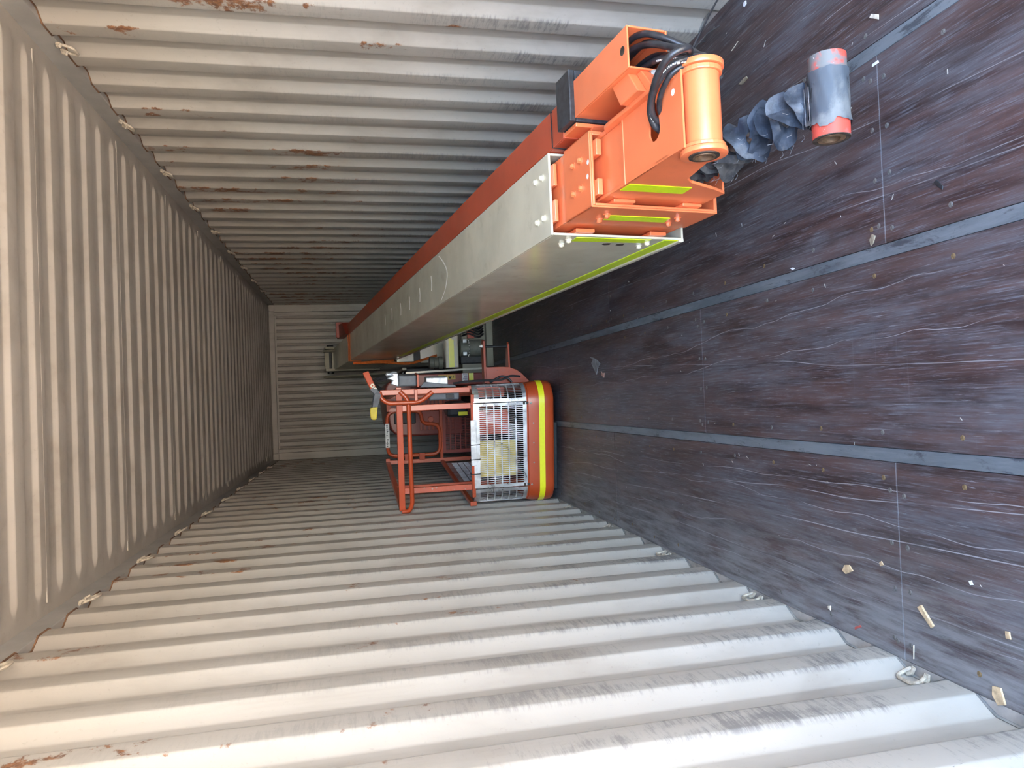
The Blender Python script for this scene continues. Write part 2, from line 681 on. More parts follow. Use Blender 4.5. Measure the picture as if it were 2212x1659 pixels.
def make_wall(name, side, phase):
    sx = -1 if side == 'left' else 1
    prof = corrugation(phase, Y0 - .3, Y1 + .3, PITCH, .092, .058, .070, DEEP, .006)
    w = MB().box(*sorted((sx * (HALF + .001), sx * (HALF + .075))), Y0, Y1 + .09, -.16, -.003).build(name, 'sill_paint')
    struct(w)
    # sheets of four corrugations, welded edge to edge
    k = math.floor((Y0 - phase) / PITCH) - 3
    y = phase + (k - (k % 4)) * PITCH - .046
    while y < Y1 + .07:
        a, b = max(y, Y0), min(y + 4 * PITCH, Y1 + .07)
        if b - a > .03:
            pr = clip_profile(prof, a, b)
            rows = []
            for zz in (-.10, .7, 1.4, 2.1, H - RAIL + .003):
                rows.append([(sx * (HALF + d), yy, zz) for yy, d in pr])
            rows2 = [[(sx * (HALF + d + .003), yy, zz) for yy, d in pr] for zz in (-.10, H - RAIL + .003)]
            m = MB().grid(rows)
            m.grid(rows2)
            m.build('wall_panel', 'wall_paint', w, smooth=True)
        y += 4 * PITCH
    # top side rail
    m = MB()
    joints = [Y0, 1.9, 4.55, 7.4, Y1 + .07]
    for a, b in zip(joints, joints[1:]):
        MB().box(*sorted((sx * HALF, sx * (HALF + .075))), a + .0012, b - .0012, H - RAIL, H + .018).build('top_rail', 'rail_paint', w, bevel=.003)
    # sealant beads where the sheet meets rail and sill
    pr = clip_profile(prof, Y0 + .01, Y1 - .01)
    MB().tube([(sx * (HALF + max(d - .003, -.0015)), yy, H - RAIL - .0005) for yy, d in pr], .0042, 5).build('sealant', 'sealant_rust', w, smooth=True)
    MB().tube([(sx * (HALF + max(d - .003, .0035)), yy, -.0015) for yy, d in pr], .0045, 5).build('sealant', 'sealant_grey', w, smooth=True)
    # lashing rings in every third recess, top and bottom
    ks = range(0, 31, 3) if side == 'left' else range(-1, 31, 3)
    for kk in ks:
        yc = phase + kk * PITCH + .093
        if Y0 < yc < Y1:
            for lz, rx in ((H - RAIL - .002, 0), (.004, math.pi)):
                if lz > 1:
                    rot = (0, 0, 0) if sx < 0 else (0, 0, math.pi)
                    M = Matrix.Translation((sx * (HALF - .002), yc, lz + .006)) @ Matrix.Rotation(0 if sx < 0 else math.pi, 4, 'Z') @ Matrix.Rotation(-.30 + rnd.uniform(-.2, .2), 4, 'Y')
                else:
                    M = Matrix.Translation((sx * (HALF + .010), yc, lz + .004)) @ Matrix.Rotation(0 if sx < 0 else math.pi, 4, 'Z') @ Matrix.Rotation(math.pi - .25 + rnd.uniform(-.1, .25), 4, 'Y') @ Matrix.Scale(.72, 4, (0, 0, 1))
                rg = link('lashing_ring', ring_mesh, w, M=M)
                link('ring_clip', clip_mesh, rg)
    return w


wall_left = make_wall('wall_left', 'left', PHASE_L)
wall_right = make_wall('wall_right', 'right', PHASE_R)

# ceiling: stamped sheets, ribs across, each rib dying out before the rail
RP = .2127
R0 = 3.001 - RP * 16
ceiling = struct(MB().box(-HALF - .07, HALF + .07, Y0 - .02, Y1 + .05, H + .075, H + .095).build('ceiling', 'roof_paint'))
rprof = corrugation(R0 - .117, Y0 - .3, Y1 + .3, RP, .085, .022, .084, .017, .005, 3)
XS = [-HALF - .07, -HALF + .02, -HALF + .055, -HALF + .075, -HALF + .095, -HALF + .115, -.6, 0, .6, HALF - .115, HALF - .095, HALF - .075, HALF - .055, HALF - .02, HALF + .07]
FADE = [0, 0, 0, .25, .75, 1, 1, 1, 1, 1, .75, .25, 0, 0, 0]
y = R0 - .150 - RP * 2
while y < Y1 + .06:
    a, b = max(y, Y0), min(y + 5 * RP, Y1 + .06)
    if b - a > .03:
        pr = clip_profile(rprof, a, b)
        rows = [[(x, yy, H + .002 + (.017 * (1 - f) * .5 + d * f)) for yy, d in pr] for x, f in zip(XS, FADE)]
        m = MB().grid(rows)
        m.build('roof_panel', 'roof_paint', ceiling, smooth=True)
        MB().box(-HALF + .05, HALF - .05, b - .003, b + .003, H + .0014, H + .006).build('roof_weld', 'roof_paint', ceiling) if b < Y1 else None
    y += 5 * RP

# end wall: header, sill, corner posts and castings, ribbed sheets
back = struct(MB().box(-HALF - .07, HALF + .07, Y1 + .05, Y1 + .09, -.16, H + .08).build('wall_back', 'end_paint'))
MB().box(-HALF, HALF, Y1 - .012, Y1 + .05, H - .075, H).build('header', 'end_paint', back, bevel=.004)
MB().box(-HALF, HALF, Y1 - .01, Y1 + .05, 0, .08).build('sill', 'end_paint', back, bevel=.004)
for sx in (-1, 1):
    MB().box(*sorted((sx * (HALF - .105), sx * HALF)), Y1 - .034, Y1 + .05, .0, H - .005).build('corner_post', 'end_paint', back, bevel=.004)
    MB().box(*sorted((sx * (HALF - .095), sx * (HALF - .002))), Y1 - .052, Y1 - .030, H - .085, H - .004).build('corner_block', 'end_paint', back, bevel=.004)
    MB().box(*sorted((sx * (HALF - .155), sx * (HALF - .108))), Y1 - .012, Y1 + .05, .08, H - .075).build('edge_strip', 'end_paint', back, bevel=.003)
    MB().box(*sorted((sx * (HALF - .19), sx * (HALF - .184))), Y1 - .022, Y1 - .010, H - .20, H - .03).build('weld_tab', 'end_paint', back)
eprof = corrugation(-1.02, -1.6, 1.6, .1045, .0565, .019, .010, .038, .003, 2)
for a, b in ((-1.022, -.35), (-.35, .33), (.33, 1.022)):
    pr = clip_profile(eprof, a, b)
    MB().grid([[(x, Y1 + .006 + d, z) for x, d in pr] for z in (.06, 1.4, H - .10)]).build('end_panel', 'end_paint', back, smooth=True)

# ------------------------------------------------------------------ the boom of the lift
BO = Vector((0.20658395, 2.52428112, 0.80060448))
BD = Vector((-0.0119594, 0.99221832, 0.12393456))
BS = Vector((0.99992737, 0.01205231, 0.0))
BU = Vector((0.0014937, -0.12392555, 0.99229039))
BH = .5527


def bf(s, t, u):
    """boom frame: s to the right, t back along the boom from the cream tube's mouth, u up from its top"""
    return BO + BS * s + BD * t + BU * u


lift = root('boom_lift', (0.30, 9.3, 0.0), 'boom lift with long cream telescopic boom and orange nose, lying along the right wall', 'boom lift')
BASE[lift.name] = (0.30, 9.3, 0.0)


def plates(s0, s1, t0, t1, u0, u1, th):
    m = MB()
    m.box(s0, s1, t0, t1, u1 - th, u1, bf)
    m.box(s0, s1, t0, t1, u0, u0 + th, bf)
    m.box(s0, s0 + th, t0, t1, u0 + th, u1 - th, bf)
    m.box(s1 - th, s1, t0, t1, u0 + th, u1 - th, bf)
    return m


base_boom = plates(0, .30, 0, 8.05, -BH, 0, .009).build('base_boom', 'cream_paint', lift, bevel=.0025)
MB().box(-.006, .008, .004, 8.0, -BH - .004, -BH + .018, bf).build('bottom_lip', 'cream_paint', base_boom, bevel=.003)
MB().prism([(.47, -BH - .002), (.47, -BH - .045), (.60, -BH - .048), (1.95, -BH - .002)], .012, .05, lambda a, b, h: bf(h, a, b)).build('skid_plate', 'cream_paint', lift, bevel=.003)
mid_boom = plates(.03, .27, -.29, 2.5, -.50, -.03, .008).build('mid_boom', 'orange_paint', lift, bevel=.002)
MB().box(.024, .030, -.288, -.085, -.506, -.024, bf).build('collar_plate', 'orange_paint', mid_boom, bevel=.0015)
MB().box(.024, .276, -.288, -.085, -.030, -.024, bf).build('collar_plate', 'orange_paint', mid_boom, bevel=.0015)
MB().box(.024, .276, -.288, -.085, -.506, -.500, bf).build('collar_plate', 'orange_paint', mid_boom, bevel=.0015)
MB().box(.270, .276, -.288, -.085, -.506, -.024, bf).build('collar_plate', 'orange_paint', mid_boom, bevel=.0015)
# wear pads in the gaps
for s0, s1 in ((.045, .125), (.175, .255)):
    MB().box(s0, s1, -.02, .12, -.0235, -.0095, bf).build('wear_pad', 'orange_paint', lift, bevel=.003)
    MB().box(s0 + .015, s1 - .012, -.31, -.16, -.0585, -.0385, bf).build('wear_pad', 'orange_paint', lift, bevel=.003)
for u0, u1 in ((-.165, -.09), (-.465, -.395)):
    MB().box(.0095, .0235, -.02, .12, u0, u1, bf).build('wear_pad', 'orange_paint', lift, bevel=.003)
for u0, u1 in ((-.175, -.095), (-.43, -.355)):
    MB().box(.0385, .0495, -.31, -.16, u0, u1, bf).build('wear_pad', 'orange_paint', lift, bevel=.003)

# fly section with its nose and the empty pivot barrel
FS0, FS1, FT = .05, .26, -.062
BC = (-.768, -.128)      # barrel centre (t,u)
arc = [(BC[0] + .058 * math.cos(a), BC[1] + .058 * math.sin(a)) for a in [math.radians(d) for d in range(95, 275, 15)]]
side = [(1.2, FT)] + [(-.70, FT)] + arc + [(-.70, -.196), (-.535, -.229), (-.505, -.262), (-.48, -.325), (-.455, -.385), (-.425, -.44), (1.2, -.44)]
fly = MB()
fly.prism(side, FS0, FS0 + .010, lambda a, b, h: bf(h, a, b))
fly.box(FS0 + .010, FS1 - .010, -.425, 1.2, -.44, -.432, bf)
fly.box(FS0 + .010, FS1 - .010, -.70, 1.2, FT - .010, FT - .004, bf) if False else None
fly.prism([(1.2, FT - .004), (-.50, FT - .004), (-.50, FT - .012), (1.2, FT - .012)], FS0 + .010, FS1 - .010, lambda a, b, h: bf(h, a, b))
fly_o = fly.build('fly_boom', 'orange_paint', lift, bevel=.002)
side_r = [(1.2, FT)] + [(-.34, FT), (-.36, FT + .018), (-.385, FT + .022), (-.70, FT + .020)] + arc + [(-.70, -.196), (-.535, -.229), (-.455, -.385), (-.425, -.44), (1.2, -.44)]
MB().prism(side_r, FS1 - .010, FS1 + .004, lambda a, b, h: bf(h, a, b)).build('side_plate', 'orange_paint', fly_o, bevel=.003)
# top plate, in two halves round the hose slot
tc = -.632
sl = [(.118 + .030 * (1 - math.cos(a)), .030 * math.sin(a)) for a in [math.radians(d) for d in range(0, 91, 15)]] + [(.205, .024), (.225, .012), (.232, 0)]
near_half = [(FS0, tc), (FS0, -.775), (FS1, -.775), (FS1, tc)] + [(s, tc - w) for s, w in sl[::-1]]
far_half = [(FS0, tc), (FS0, -.445), (FS1, -.445), (FS1, tc)] + [(s, tc + w) for s, w in sl[::-1]]
tp = MB()
for poly in (near_half, far_half):
    tp.prism(poly, FT - .006, FT, lambda a, b, h: bf(a, b, h))
tp.build('top_plate', 'orange_paint', fly_o)
MB().box(FS0 - .001, FS1, -.452, -.443, FT - .002, FT + .0025, bf).build('weld_bead', 'orange_paint', fly_o, bevel=.001)
sx_ax = BS
cc = BO + BD * BC[0] + BU * BC[1]
barrel = MB().ring(cc, sx_ax, .030, .050, FS0 - .012, FS1 + .018, 36).build('pivot_barrel', 'orange_paint', lift, smooth=True)
for a, b in ((FS0 - .016, FS0 - .002), (FS1 + .006, FS1 + .022)):
    MB().ring(cc, sx_ax, .040, .063, a, b, 40).build('flange', 'orange_paint', barrel, smooth=True, bevel=.002)
MB().ring(cc, sx_ax, .026, .041, FS0 - .019, FS1 + .02, 32).build('bushing', 'bore_dark', barrel, smooth=True)
MB().ring(cc, sx_ax, .024, .030, FS0 - .0215, FS0 + .03, 32).build('bushing_lip', 'bush_brown', barrel, smooth=True)

# bolts: hex head + washer, one mesh, placed with their faces
bm_ = MB()
bm_.lathe((0, 0, 0), (0, 0, 1), [(.0125, 0), (.0125, .0025)], 14)
bm_.lathe((0, 0, 0), (0, 0, 1), [(.0098, .0025), (.0098, .011), (.0075, .0125)], 6)
bm_.lathe((0, 0, 0), (0, 0, 1), [(.005, .012), (.005, .014)], 8)
bolt_or = bm_.mesh('bolt', 'orange_paint')
bolt_cr = bm_.mesh('bolt', 'bolt_cream')
bolt_st = bm_.mesh('bolt', 'bolt_steel')


def frame_at(p, n, parent_base):
    n = Vector(n).normalized()
    q = n.to_track_quat('Z', 'Y').to_matrix().to_4x4()
    return Matrix.Translation(Vector(p) - Vector(parent_base)) @ q


LB_ = BASE[lift.name]
for s, t in ((.228, .124), (.226, .060), (.074, .122), (.075, .058)):
    link('bolt', bolt_cr, lift, M=frame_at(bf(s, t, 0), BU, LB_))
for t, u in ((.130, -.094), (.061, -.094), (.114, -.420), (.055, -.423)):
    link('bolt', bolt_cr, lift, M=frame_at(bf(0, t, u), -BS, LB_))
for s, t in ((.198, -.163), (.198, -.222), (.102, -.160), (.104, -.220)):
    link('bolt', bolt_or, lift, M=frame_at(bf(s, t, -.024), BU, LB_))
for t, u in ((-.147, -.120), (-.209, -.119), (-.146, -.397), (-.211, -.395)):
    link('bolt', bolt_or, lift, M=frame_at(bf(.024, t, u), -BS, LB_))
# two little slots in the cream side
for u in (-.275, -.334):
    pts = [(.095, u - .012), (.118, u - .018), (.126, u), (.118, u + .014), (.098, u + .018), (.09, u)]
    MB().prism(pts, -.0012, .004, lambda a, b, h: bf(h, a, b)).build('drain_slot', 'bore_dark', base_boom)


def tape_side(s, poly, mat, name='reflective_tape', par=lift):
    return MB().prism(poly, s - .0016, s + .001, lambda a, b, h: bf(h, a, b)).build(name, mat, par)


tape_side(FS0, [(-.395, -.073), (-.457, -.073), (-.463, -.290), (-.400, -.296)], 'lime_tape')
tape_side(.024, [(-.144, -.137), (-.201, -.133), (-.206, -.368), (-.149, -.377)], 'lime_tape')
tape_side(0, [(.080, -.115), (.023, -.109), (.013, -.419), (.065, -.417)], 'lime_tape')
tape_side(-.0005, [(.008, -.475), (.006, -.531), (5.6, -.525), (5.6, -.468)], 'lime_tape')
# scribed marks on the top of the cream tube
for s, t in ((.156, 1.90), (.139, 2.24), (.135, 2.58), (.140, 2.91), (.155, 3.28), (.15, 3.61)):
    MB().strip([bf(s - .045, t + .006, .0004), bf(s, t - .006, .0004), bf(s + .045, t + .004, .0004)], BD * .009, BU * .0006).build('scratch', 'scratch_bare', base_boom)
MB().strip(catmull([bf(.279, 1.689, .0004), bf(.21, 1.57, .0004), bf(.145, 1.513, .0004), bf(.07, 1.56, .0004), bf(.014, 1.676, .0004)], 4), BD * .008, BU * .0006).build('scratch', 'scratch_bare', base_boom)
# bright chip marks on orange
for (s, t) in ((.175, -.275), (.13, -.268)):
    MB().lathe(bf(s, t, -.0238), BU, [(.009, 0), (.007, .0006)], 7).build('paint_chip', 'paper_white', mid_boom)
MB().lathe(bf(.215, -.735, FT), BU, [(.010, 0), (.008, .0006)], 7).build('paint_chip', 'paper_white', fly_o)

# hose carrier: long square beam on the boom's right, black collar, square tube at the front
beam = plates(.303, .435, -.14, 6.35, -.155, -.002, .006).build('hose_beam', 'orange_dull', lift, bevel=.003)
MB().hexa([bf(*q) for q in ((.31, 6.15, -.16), (.46, 6.35, -.16), (.48, 6.75, -.16), (.31, 6.75, -.16), (.31, 6.15, .03), (.46, 6.35, .05), (.48, 6.75, .07), (.31, 6.75, .07))]).build('beam_bracket', 'dark_red_paint', lift, bevel=.004)
MB().box(.315, .50, 6.60, 6.64, -.16, .095, bf).build('beam_end_plate', 'dark_red_paint', lift, bevel=.004)
collar = MB()
for (a, b, c, d) in ((.322, .495, -.004, .018), (.322, .495, -.195, -.135), (.322, .345, -.135, -.004), (.460, .495, -.135, -.004)):
    collar.box(a, b, -.245, -.135, c, d, bf)
collar.build('slide_collar', 'black_pad', lift, bevel=.004)
MB().box(.306, .320, -.240, -.12, -.20, -.004, bf).build('collar_flange', 'orange_paint', lift, bevel=.003)
MB().prism([(.277, -.19), (.306, -.255), (.306, -.16), (.277, -.09)], -.19, -.06, lambda a, b, h: bf(a, b, h)).build('collar_bracket', 'orange_paint', lift, bevel=.003)
tube = plates(.333, .457, -.612, -.142, -.132, 0, .006).build('hose_tube', 'orange_paint', lift, bevel=.005, seg=3)
MB().lathe(bf(.394, -.582, -.0005), BU, [(.013, 0), (.013, .0014)], 18).build('hole', 'bore_dark', tube)
MB().prism([(.335, -.475), (.335, -.575), (.262, -.628), (.262, -.52)], -.125, -.018, lambda a, b, h: bf(a, b, h)).build('gusset', 'orange_paint', lift, bevel=.003)
MB().prism([(.335, -.575), (.335, -.600), (.262, -.665), (.262, -.628)], -.125, -.045, lambda a, b, h: bf(a, b, h)).build('gusset_plate', 'orange_paint', lift, bevel=.003)
MB().tube([bf(.3, -.045, -.10), bf(.3, -.05, .002), bf(.428, -.05, .003), bf(.428, -.045, -.10)], .0028, 6).build('tie_cable', 'rubber_hose', lift, smooth=True)
link('bolt', bolt_st, lift, M=frame_at(bf(.332, -.606, -.085), -BS, LB_) @ Matrix.Scale(1.15, 4))

# hydraulic hoses spilling out of the tube and back into the slot
hose_paths = [
    ([(.40, -.30, -.05), (.411, -.50, -.040), (.411, -.575, -.045), (.385, -.655, -.056), (.350, -.715, -.078), (.325, -.760, -.100), (.300, -.790, -.085), (.293, -.822, -.055), (.278, -.808, -.018), (.253, -.764, -.006), (.219, -.698, -.020), (.183, -.650, -.042), (.150, -.636, -.075), (.138, -.632, -.16)], .0098, 'rubber_hose'),
    ([(.42, -.30, -.08), (.43, -.52, -.075), (.42, -.60, -.080), (.37, -.68, -.100), (.33, -.735, -.135), (.303, -.775, -.140), (.288, -.79, -.095), (.270, -.775, -.040), (.240, -.725, -.022), (.205, -.672, -.032), (.172, -.648, -.058), (.158, -.640, -.12), (.155, -.638, -.17)], .0098, 'hose_print'),
    ([(.44, -.30, -.05), (.447, -.53, -.045), (.440, -.60, -.052), (.418, -.645, -.072), (.390, -.675, -.110), (.350, -.70, -.170), (.31, -.69, -.21), (.27, -.66, -.25)], .0095, 'rubber_hose'),
    ([(.36, -.30, -.08), (.36, -.52, -.075), (.352, -.625, -.075), (.338, -.685, -.092), (.318, -.735, -.115), (.296, -.76, -.15), (.28, -.75, -.21)], .0095, 'hose_print'),
    ([(.37, -.30, -.11), (.37, -.52, -.105), (.368, -.62, -.105), (.345, -.69, -.125), (.315, -.725, -.17), (.28, -.72, -.23)], .010, 'rubber_hose'),
    ([(.40, -.40, -.10), (.395, -.56, -.10), (.37, -.64, -.115), (.345, -.70, -.15), (.31, -.745, -.18), (.283, -.77, -.15), (.272, -.775, -.08), (.25, -.75, -.045), (.21, -.69, -.048), (.18, -.655, -.08), (.165, -.65, -.15)], .008, 'rubber_hose'),
]
for hi, (pts, r, mt) in enumerate(hose_paths):
    hp_ = catmull([bf(*p) for p in pts], 7)
    ho = MB().tube(hp_, r, 10).build('hydraulic_hose', 'rubber_hose', lift, smooth=True)
    if mt == 'hose_print':
        # white lettering printed along the hose, as short dashes on its outer side
        mk = MB()
        fine = catmull(hp_[::2], 10)
        hr_ = random.Random(hi)
        n0, n1 = (int(len(fine) * .50), int(len(fine) * .88)) if hi == 1 else (int(len(fine) * .38), int(len(fine) * .75))
        q = n0
        while q < n1:
            e = q + hr_.choice((1, 2, 2, 3))
            seg = fine[q:min(e + 1, len(fine))]
            if len(seg) > 1:
                d_ = (seg[-1] - seg[0]).normalized()
                out_ = (BU * .75 - BS * .55 - d_ * (BU * .75 - BS * .55).dot(d_)).normalized()
                mk.strip([p + out_ * (r - .0002) for p in seg], d_.cross(out_) * hr_.uniform(.0012, .0026), out_ * .0006)
            q = e + hr_.choice((1, 1, 2))
        mk.build('hose_marking', 'paper_white', ho)
MB().tube(catmull([Vector((.548, 1.905, .585)), Vector((.60, 1.935, .53)), Vector((.80, 2.00, .40)), Vector((1.00, 2.30, .20)), Vector((1.13, 2.42, .03))], 6), .0032, 6).build('loose_cable', 'rubber_hose', lift, smooth=True)
for e in ((.08, -.03, -.07), (.06, .02, -.05)):
    p = Vector((.60, 1.935, .53))
    MB().tube([p, p + Vector(e) * .7, p + Vector(e) * 1.1 + Vector((0, .02, -.02))], .0018, 5).build('cable_tie', 'black_plastic', lift)

# levelling cylinder: rod in a torn rubber boot, ending in a cross tube
RC_u = -.392
MB().tube([bf(.155, .1, RC_u + .01), bf(.155, -.88, RC_u - .006)], .019, 14).build('cylinder_rod', 'bolt_steel', lift, smooth=True)
pc = bf(.155, -.925, -.411)
pin = MB().ring(pc, BS, .0235, .047, -.108, .108, 36).build('rod_end_tube', 'pin_red', lift, smooth=True)
MB().ring(pc, BS, .0225, .0345, -.1105, .11, 30).build('bushing', 'bush_brown', pin, smooth=True)
MB().ring(pc, BS, .036, .0462, -.1100, -.106, 30).build('end_face', 'bore_dark', pin, smooth=True)
# a torn rubber sheet wrapped round the tube, its flap reaching back along the rod
wj = random.Random(21)
wrap_jag = {}
for e in (0, 8):
    v, row = 0, []
    for j in range(34):
        v = v * .7 + wj.uniform(-.0028, .0028)
        row.append(v)
    wrap_jag[e] = row
wr = []
for i in range(9):
    row = []
    h = -.072 + .135 * i / 8
    for j in range(34):
        a = math.radians(-35 + j * 9.4)
        r = .0495 + .0018 * math.sin(j * 1.7 + i) * .6 + (.0025 if i in (0, 8) else 0)
        hh = h + (wrap_jag[i][j] if i in wrap_jag else 0) - (.012 if (i == 0 and 14 < j < 20) else 0)
        row.append(pc + BS * hh + (BD * math.cos(a) + BU * math.sin(a)) * r)
    flap = [pc + BS * (h + .006 * k) + BD * (.040 + .014 * k) + BU * (.030 - .004 * k) for k in (5, 4, 3, 2, 1)]
    wr.append([p - BU * .0 for p in row[::-1]] + [])
m = MB().grid(wr)
m.build('rubber_wrap', 'rubber_wrap', pin, smooth=True)
fl = []
for i in range(7):
    h = -.070 + .112 * i / 6
    fl.append([pc + BS * (h + .10 * k * (.3 if i > 3 else .1)) + BD * (.020 + .22 * k * (.35 + .05 * math.sin(i))) + BU * (.0485 - .12 * k * k + .006 * math.sin(i * 1.3 + k * 9)) for k in [q / 6 for q in range(7)]])
MB().grid(fl).build('wrap_flap', 'rubber_wrap', pin, smooth=True)
m = MB()
for i in range(3):
    m.strip([pc + BS * (-.068 + .1 * q / 6) + BD * (.018 + .018 * i) + BU * (.0500 - .0022 * i * i) for q in range(7)], BD * .0009, BU * .0012)
m.build('stitching', 'grease_grey', pin)

brnd = random.Random(3)
for i in range(13):
    t = -.862 + i * .046
    R1 = brnd.uniform(.058, .073) * (1.0 if i < 9 else .88)
    c0 = bf(.155 + brnd.uniform(-.012, .012), t, RC_u + brnd.uniform(-.010, .010))
    A = (BD + BS * brnd.uniform(-.45, .45) + BU * brnd.uniform(-.45, .3)).normalized()
    U = (BU - A * BU.dot(A)).normalized()
    W = A.cross(U)
    rows = []
    ph = brnd.uniform(0, 6)
    a0 = brnd.uniform(-.7, .7) + (0 if i % 2 else 1.2)
    fold = brnd.uniform(.018, .034)
    nn = 36
    # one convolution of the boot: a thin skin out to the torn rim and back, creased across like a folded leaf
    prof = [(.020, -.020), (.036, -.018), (.72 * R1, -.008), (R1, .0), (R1 * .99, .0016), (.70 * R1, -.004), (.034, -.010), (.020, -.012)]
    tear = brnd.uniform(0, 6.28)
    for r, h in prof:
        row = []
        for j in range(nn + 1):
            a = 2 * math.pi * j / nn
            k = max(0, (r - .02) / .05)
            rr = r * (1 + k * (.16 * math.cos(2 * (a - a0)) + .05 * math.sin(5 * a + ph) + .025 * math.sin(9 * a + ph * 2)))
            if math.cos(a - tear) > .95:
                rr *= 1 - .28 * k
            hh = h + k * (-fold * abs(math.sin(a - a0)) + fold * .5 + .006 * math.sin(4 * a - ph))
            row.append(c0 + A * hh + (U * math.cos(a) + W * math.sin(a)) * rr)
        rows.append(row)
    MB().grid(rows).build('boot_fold', 'boot_rubber' if i < 7 else 'boot_dark', lift, smooth=True)
    for q in range(3):
        a = brnd.uniform(2.6, 5.9)
        p = c0 + (U * math.cos(a) + W * math.sin(a)) * R1
        MB().tube([p, p + (U * math.cos(a) + W * math.sin(a)) * .010, p + (U * math.cos(a + .5) + W * math.sin(a + .5)) * .018 + A * .008], .0006, 4).build('thread', 'grease_grey', lift)

# back end of the boom: pivot frame, uprights
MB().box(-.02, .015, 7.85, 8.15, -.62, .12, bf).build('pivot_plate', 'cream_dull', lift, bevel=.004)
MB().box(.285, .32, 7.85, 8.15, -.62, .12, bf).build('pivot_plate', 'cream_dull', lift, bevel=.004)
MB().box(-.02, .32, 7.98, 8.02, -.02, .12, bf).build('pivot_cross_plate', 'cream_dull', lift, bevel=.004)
MB().tube([bf(-.05, 8.02, .04), bf(.35, 8.02, .04)], .045, 20).build('pivot_pin', 'black_plastic', lift, smooth=True)
for x in (.0, .36):
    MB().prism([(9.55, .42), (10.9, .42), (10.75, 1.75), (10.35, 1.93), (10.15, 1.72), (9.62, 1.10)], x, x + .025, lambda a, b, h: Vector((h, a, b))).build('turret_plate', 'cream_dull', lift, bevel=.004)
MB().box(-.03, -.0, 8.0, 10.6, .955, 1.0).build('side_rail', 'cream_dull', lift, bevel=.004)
# slewing hood: dark orange rounded cover beside the boom
hp = rounded([(-.76, .33, 0), (-.76, 1.14, 0), (-.12, 1.20, 0), (-.12, .33, 0)], .16, 6)
hood = MB().prism([(p.x, p.y) for p in hp], 8.2, 10.3, lambda a, b, h: Vector((a, h, b))).build('engine_hood', 'dark_red_paint', lift, bevel=.02, seg=3)
for i in range(9):
    MB().box(-.70, -.22, 8.188, 8.20, .43 + i * .045, .455 + i * .045).build('vent_slat', 'orange_dull', hood, bevel=.003)
MB().box(-.62, -.46, 8.18, 8.20, .86, 1.10).build('hood_window', 'black_plastic', hood, bevel=.03)
# chassis without its wheels, standing on the floor
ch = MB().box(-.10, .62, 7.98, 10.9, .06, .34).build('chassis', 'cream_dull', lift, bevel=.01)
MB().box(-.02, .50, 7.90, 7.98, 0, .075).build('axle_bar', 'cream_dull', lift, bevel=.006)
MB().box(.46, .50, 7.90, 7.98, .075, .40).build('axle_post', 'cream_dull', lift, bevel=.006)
beamx = MB().box(-.022, .34, 7.93, 8.10, .385, .53).build('cross_beam', 'cream_paint', lift, bevel=.012, seg=3)
MB().prism([(-.014, .434), (-.014, .492), (.318, .492), (.285, .434)], 7.9285, 7.9305, lambda a, b, h: Vector((a, h, b))).build('reflective_tape', 'yellow_tape', lift)
MB().box(.08, .40, 8.64, 8.68, .34, .745).build('cover_panel', 'cream_paint', lift, bevel=.004)
MB().box(.10, .40, 8.64, 8.68, .82, 1.02).build('cover_panel', 'cream_paint', lift, bevel=.004)
MB().box(.11, .39, 8.66, 8.74, .745, .82).build('gap_shade', 'black_plastic', lift)  # black filler standing in for the dark of the open gap between cover panels
MB().lathe((.045, 8.02, .55), (0, 0, 1), [(.045, 0), (.068, .004), (.068, .05), (.058, .055), (.058, .10), (.068, .105), (.068, .15), (.05, .155)], 24).build('slew_hub', 'motor_grey', lift, smooth=True)
mot = MB().lathe((.195, 7.96, .10), (0, 0, 1), [(.09, 0), (.095, .005), (.095, .165), (.082, .168), (.082, .178), (.092, .18), (.092, .262), (.08, .268)], 30).build('drive_motor', 'motor_grey', lift, smooth=True)
for a in (-.068, .072):
    MB().box(.195 + a - .02, .195 + a + .02, 7.855, 7.885, .30, .345).build('motor_lug', 'silver_film', mot, bevel=.004)
for i in range(8):
    a = math.pi + i * math.pi / 7
    MB().lathe((.195 + .086 * math.cos(a), 7.96 + .086 * math.sin(a), .268), (0, 0, 1), [(.008, 0), (.008, .008)], 6).build('bolt', 'bolt_steel', mot)
MB().box(.02, .12, 7.96, 8.1, .10, .36).build('valve_block', 'black_plastic', lift, bevel=.01)
MB().box(.30, .43, 7.93, 8.1, .20, .28).build('link_plate', 'orange_dull', lift, bevel=.006)
for q in range(5):
    x = .33 + q * .03
    MB().tube(catmull([(x, 8.0, .34), (x + .02, 7.93, .26), (x - .02, 7.92, .16), (x + .03, 8.0, .08)], 5), .011, 8).build('hose', 'rubber_hose', lift, smooth=True)
MB().box(-.09, .02, 8.62, 9.0, .46, .92).build('control_cover', 'black_plastic', lift, bevel=.01)
MB().tube([(-.062, 7.94, .97), (-.033, 7.94, .10)], .010, square=True).build('edge_trim', 'cream_paint', lift)
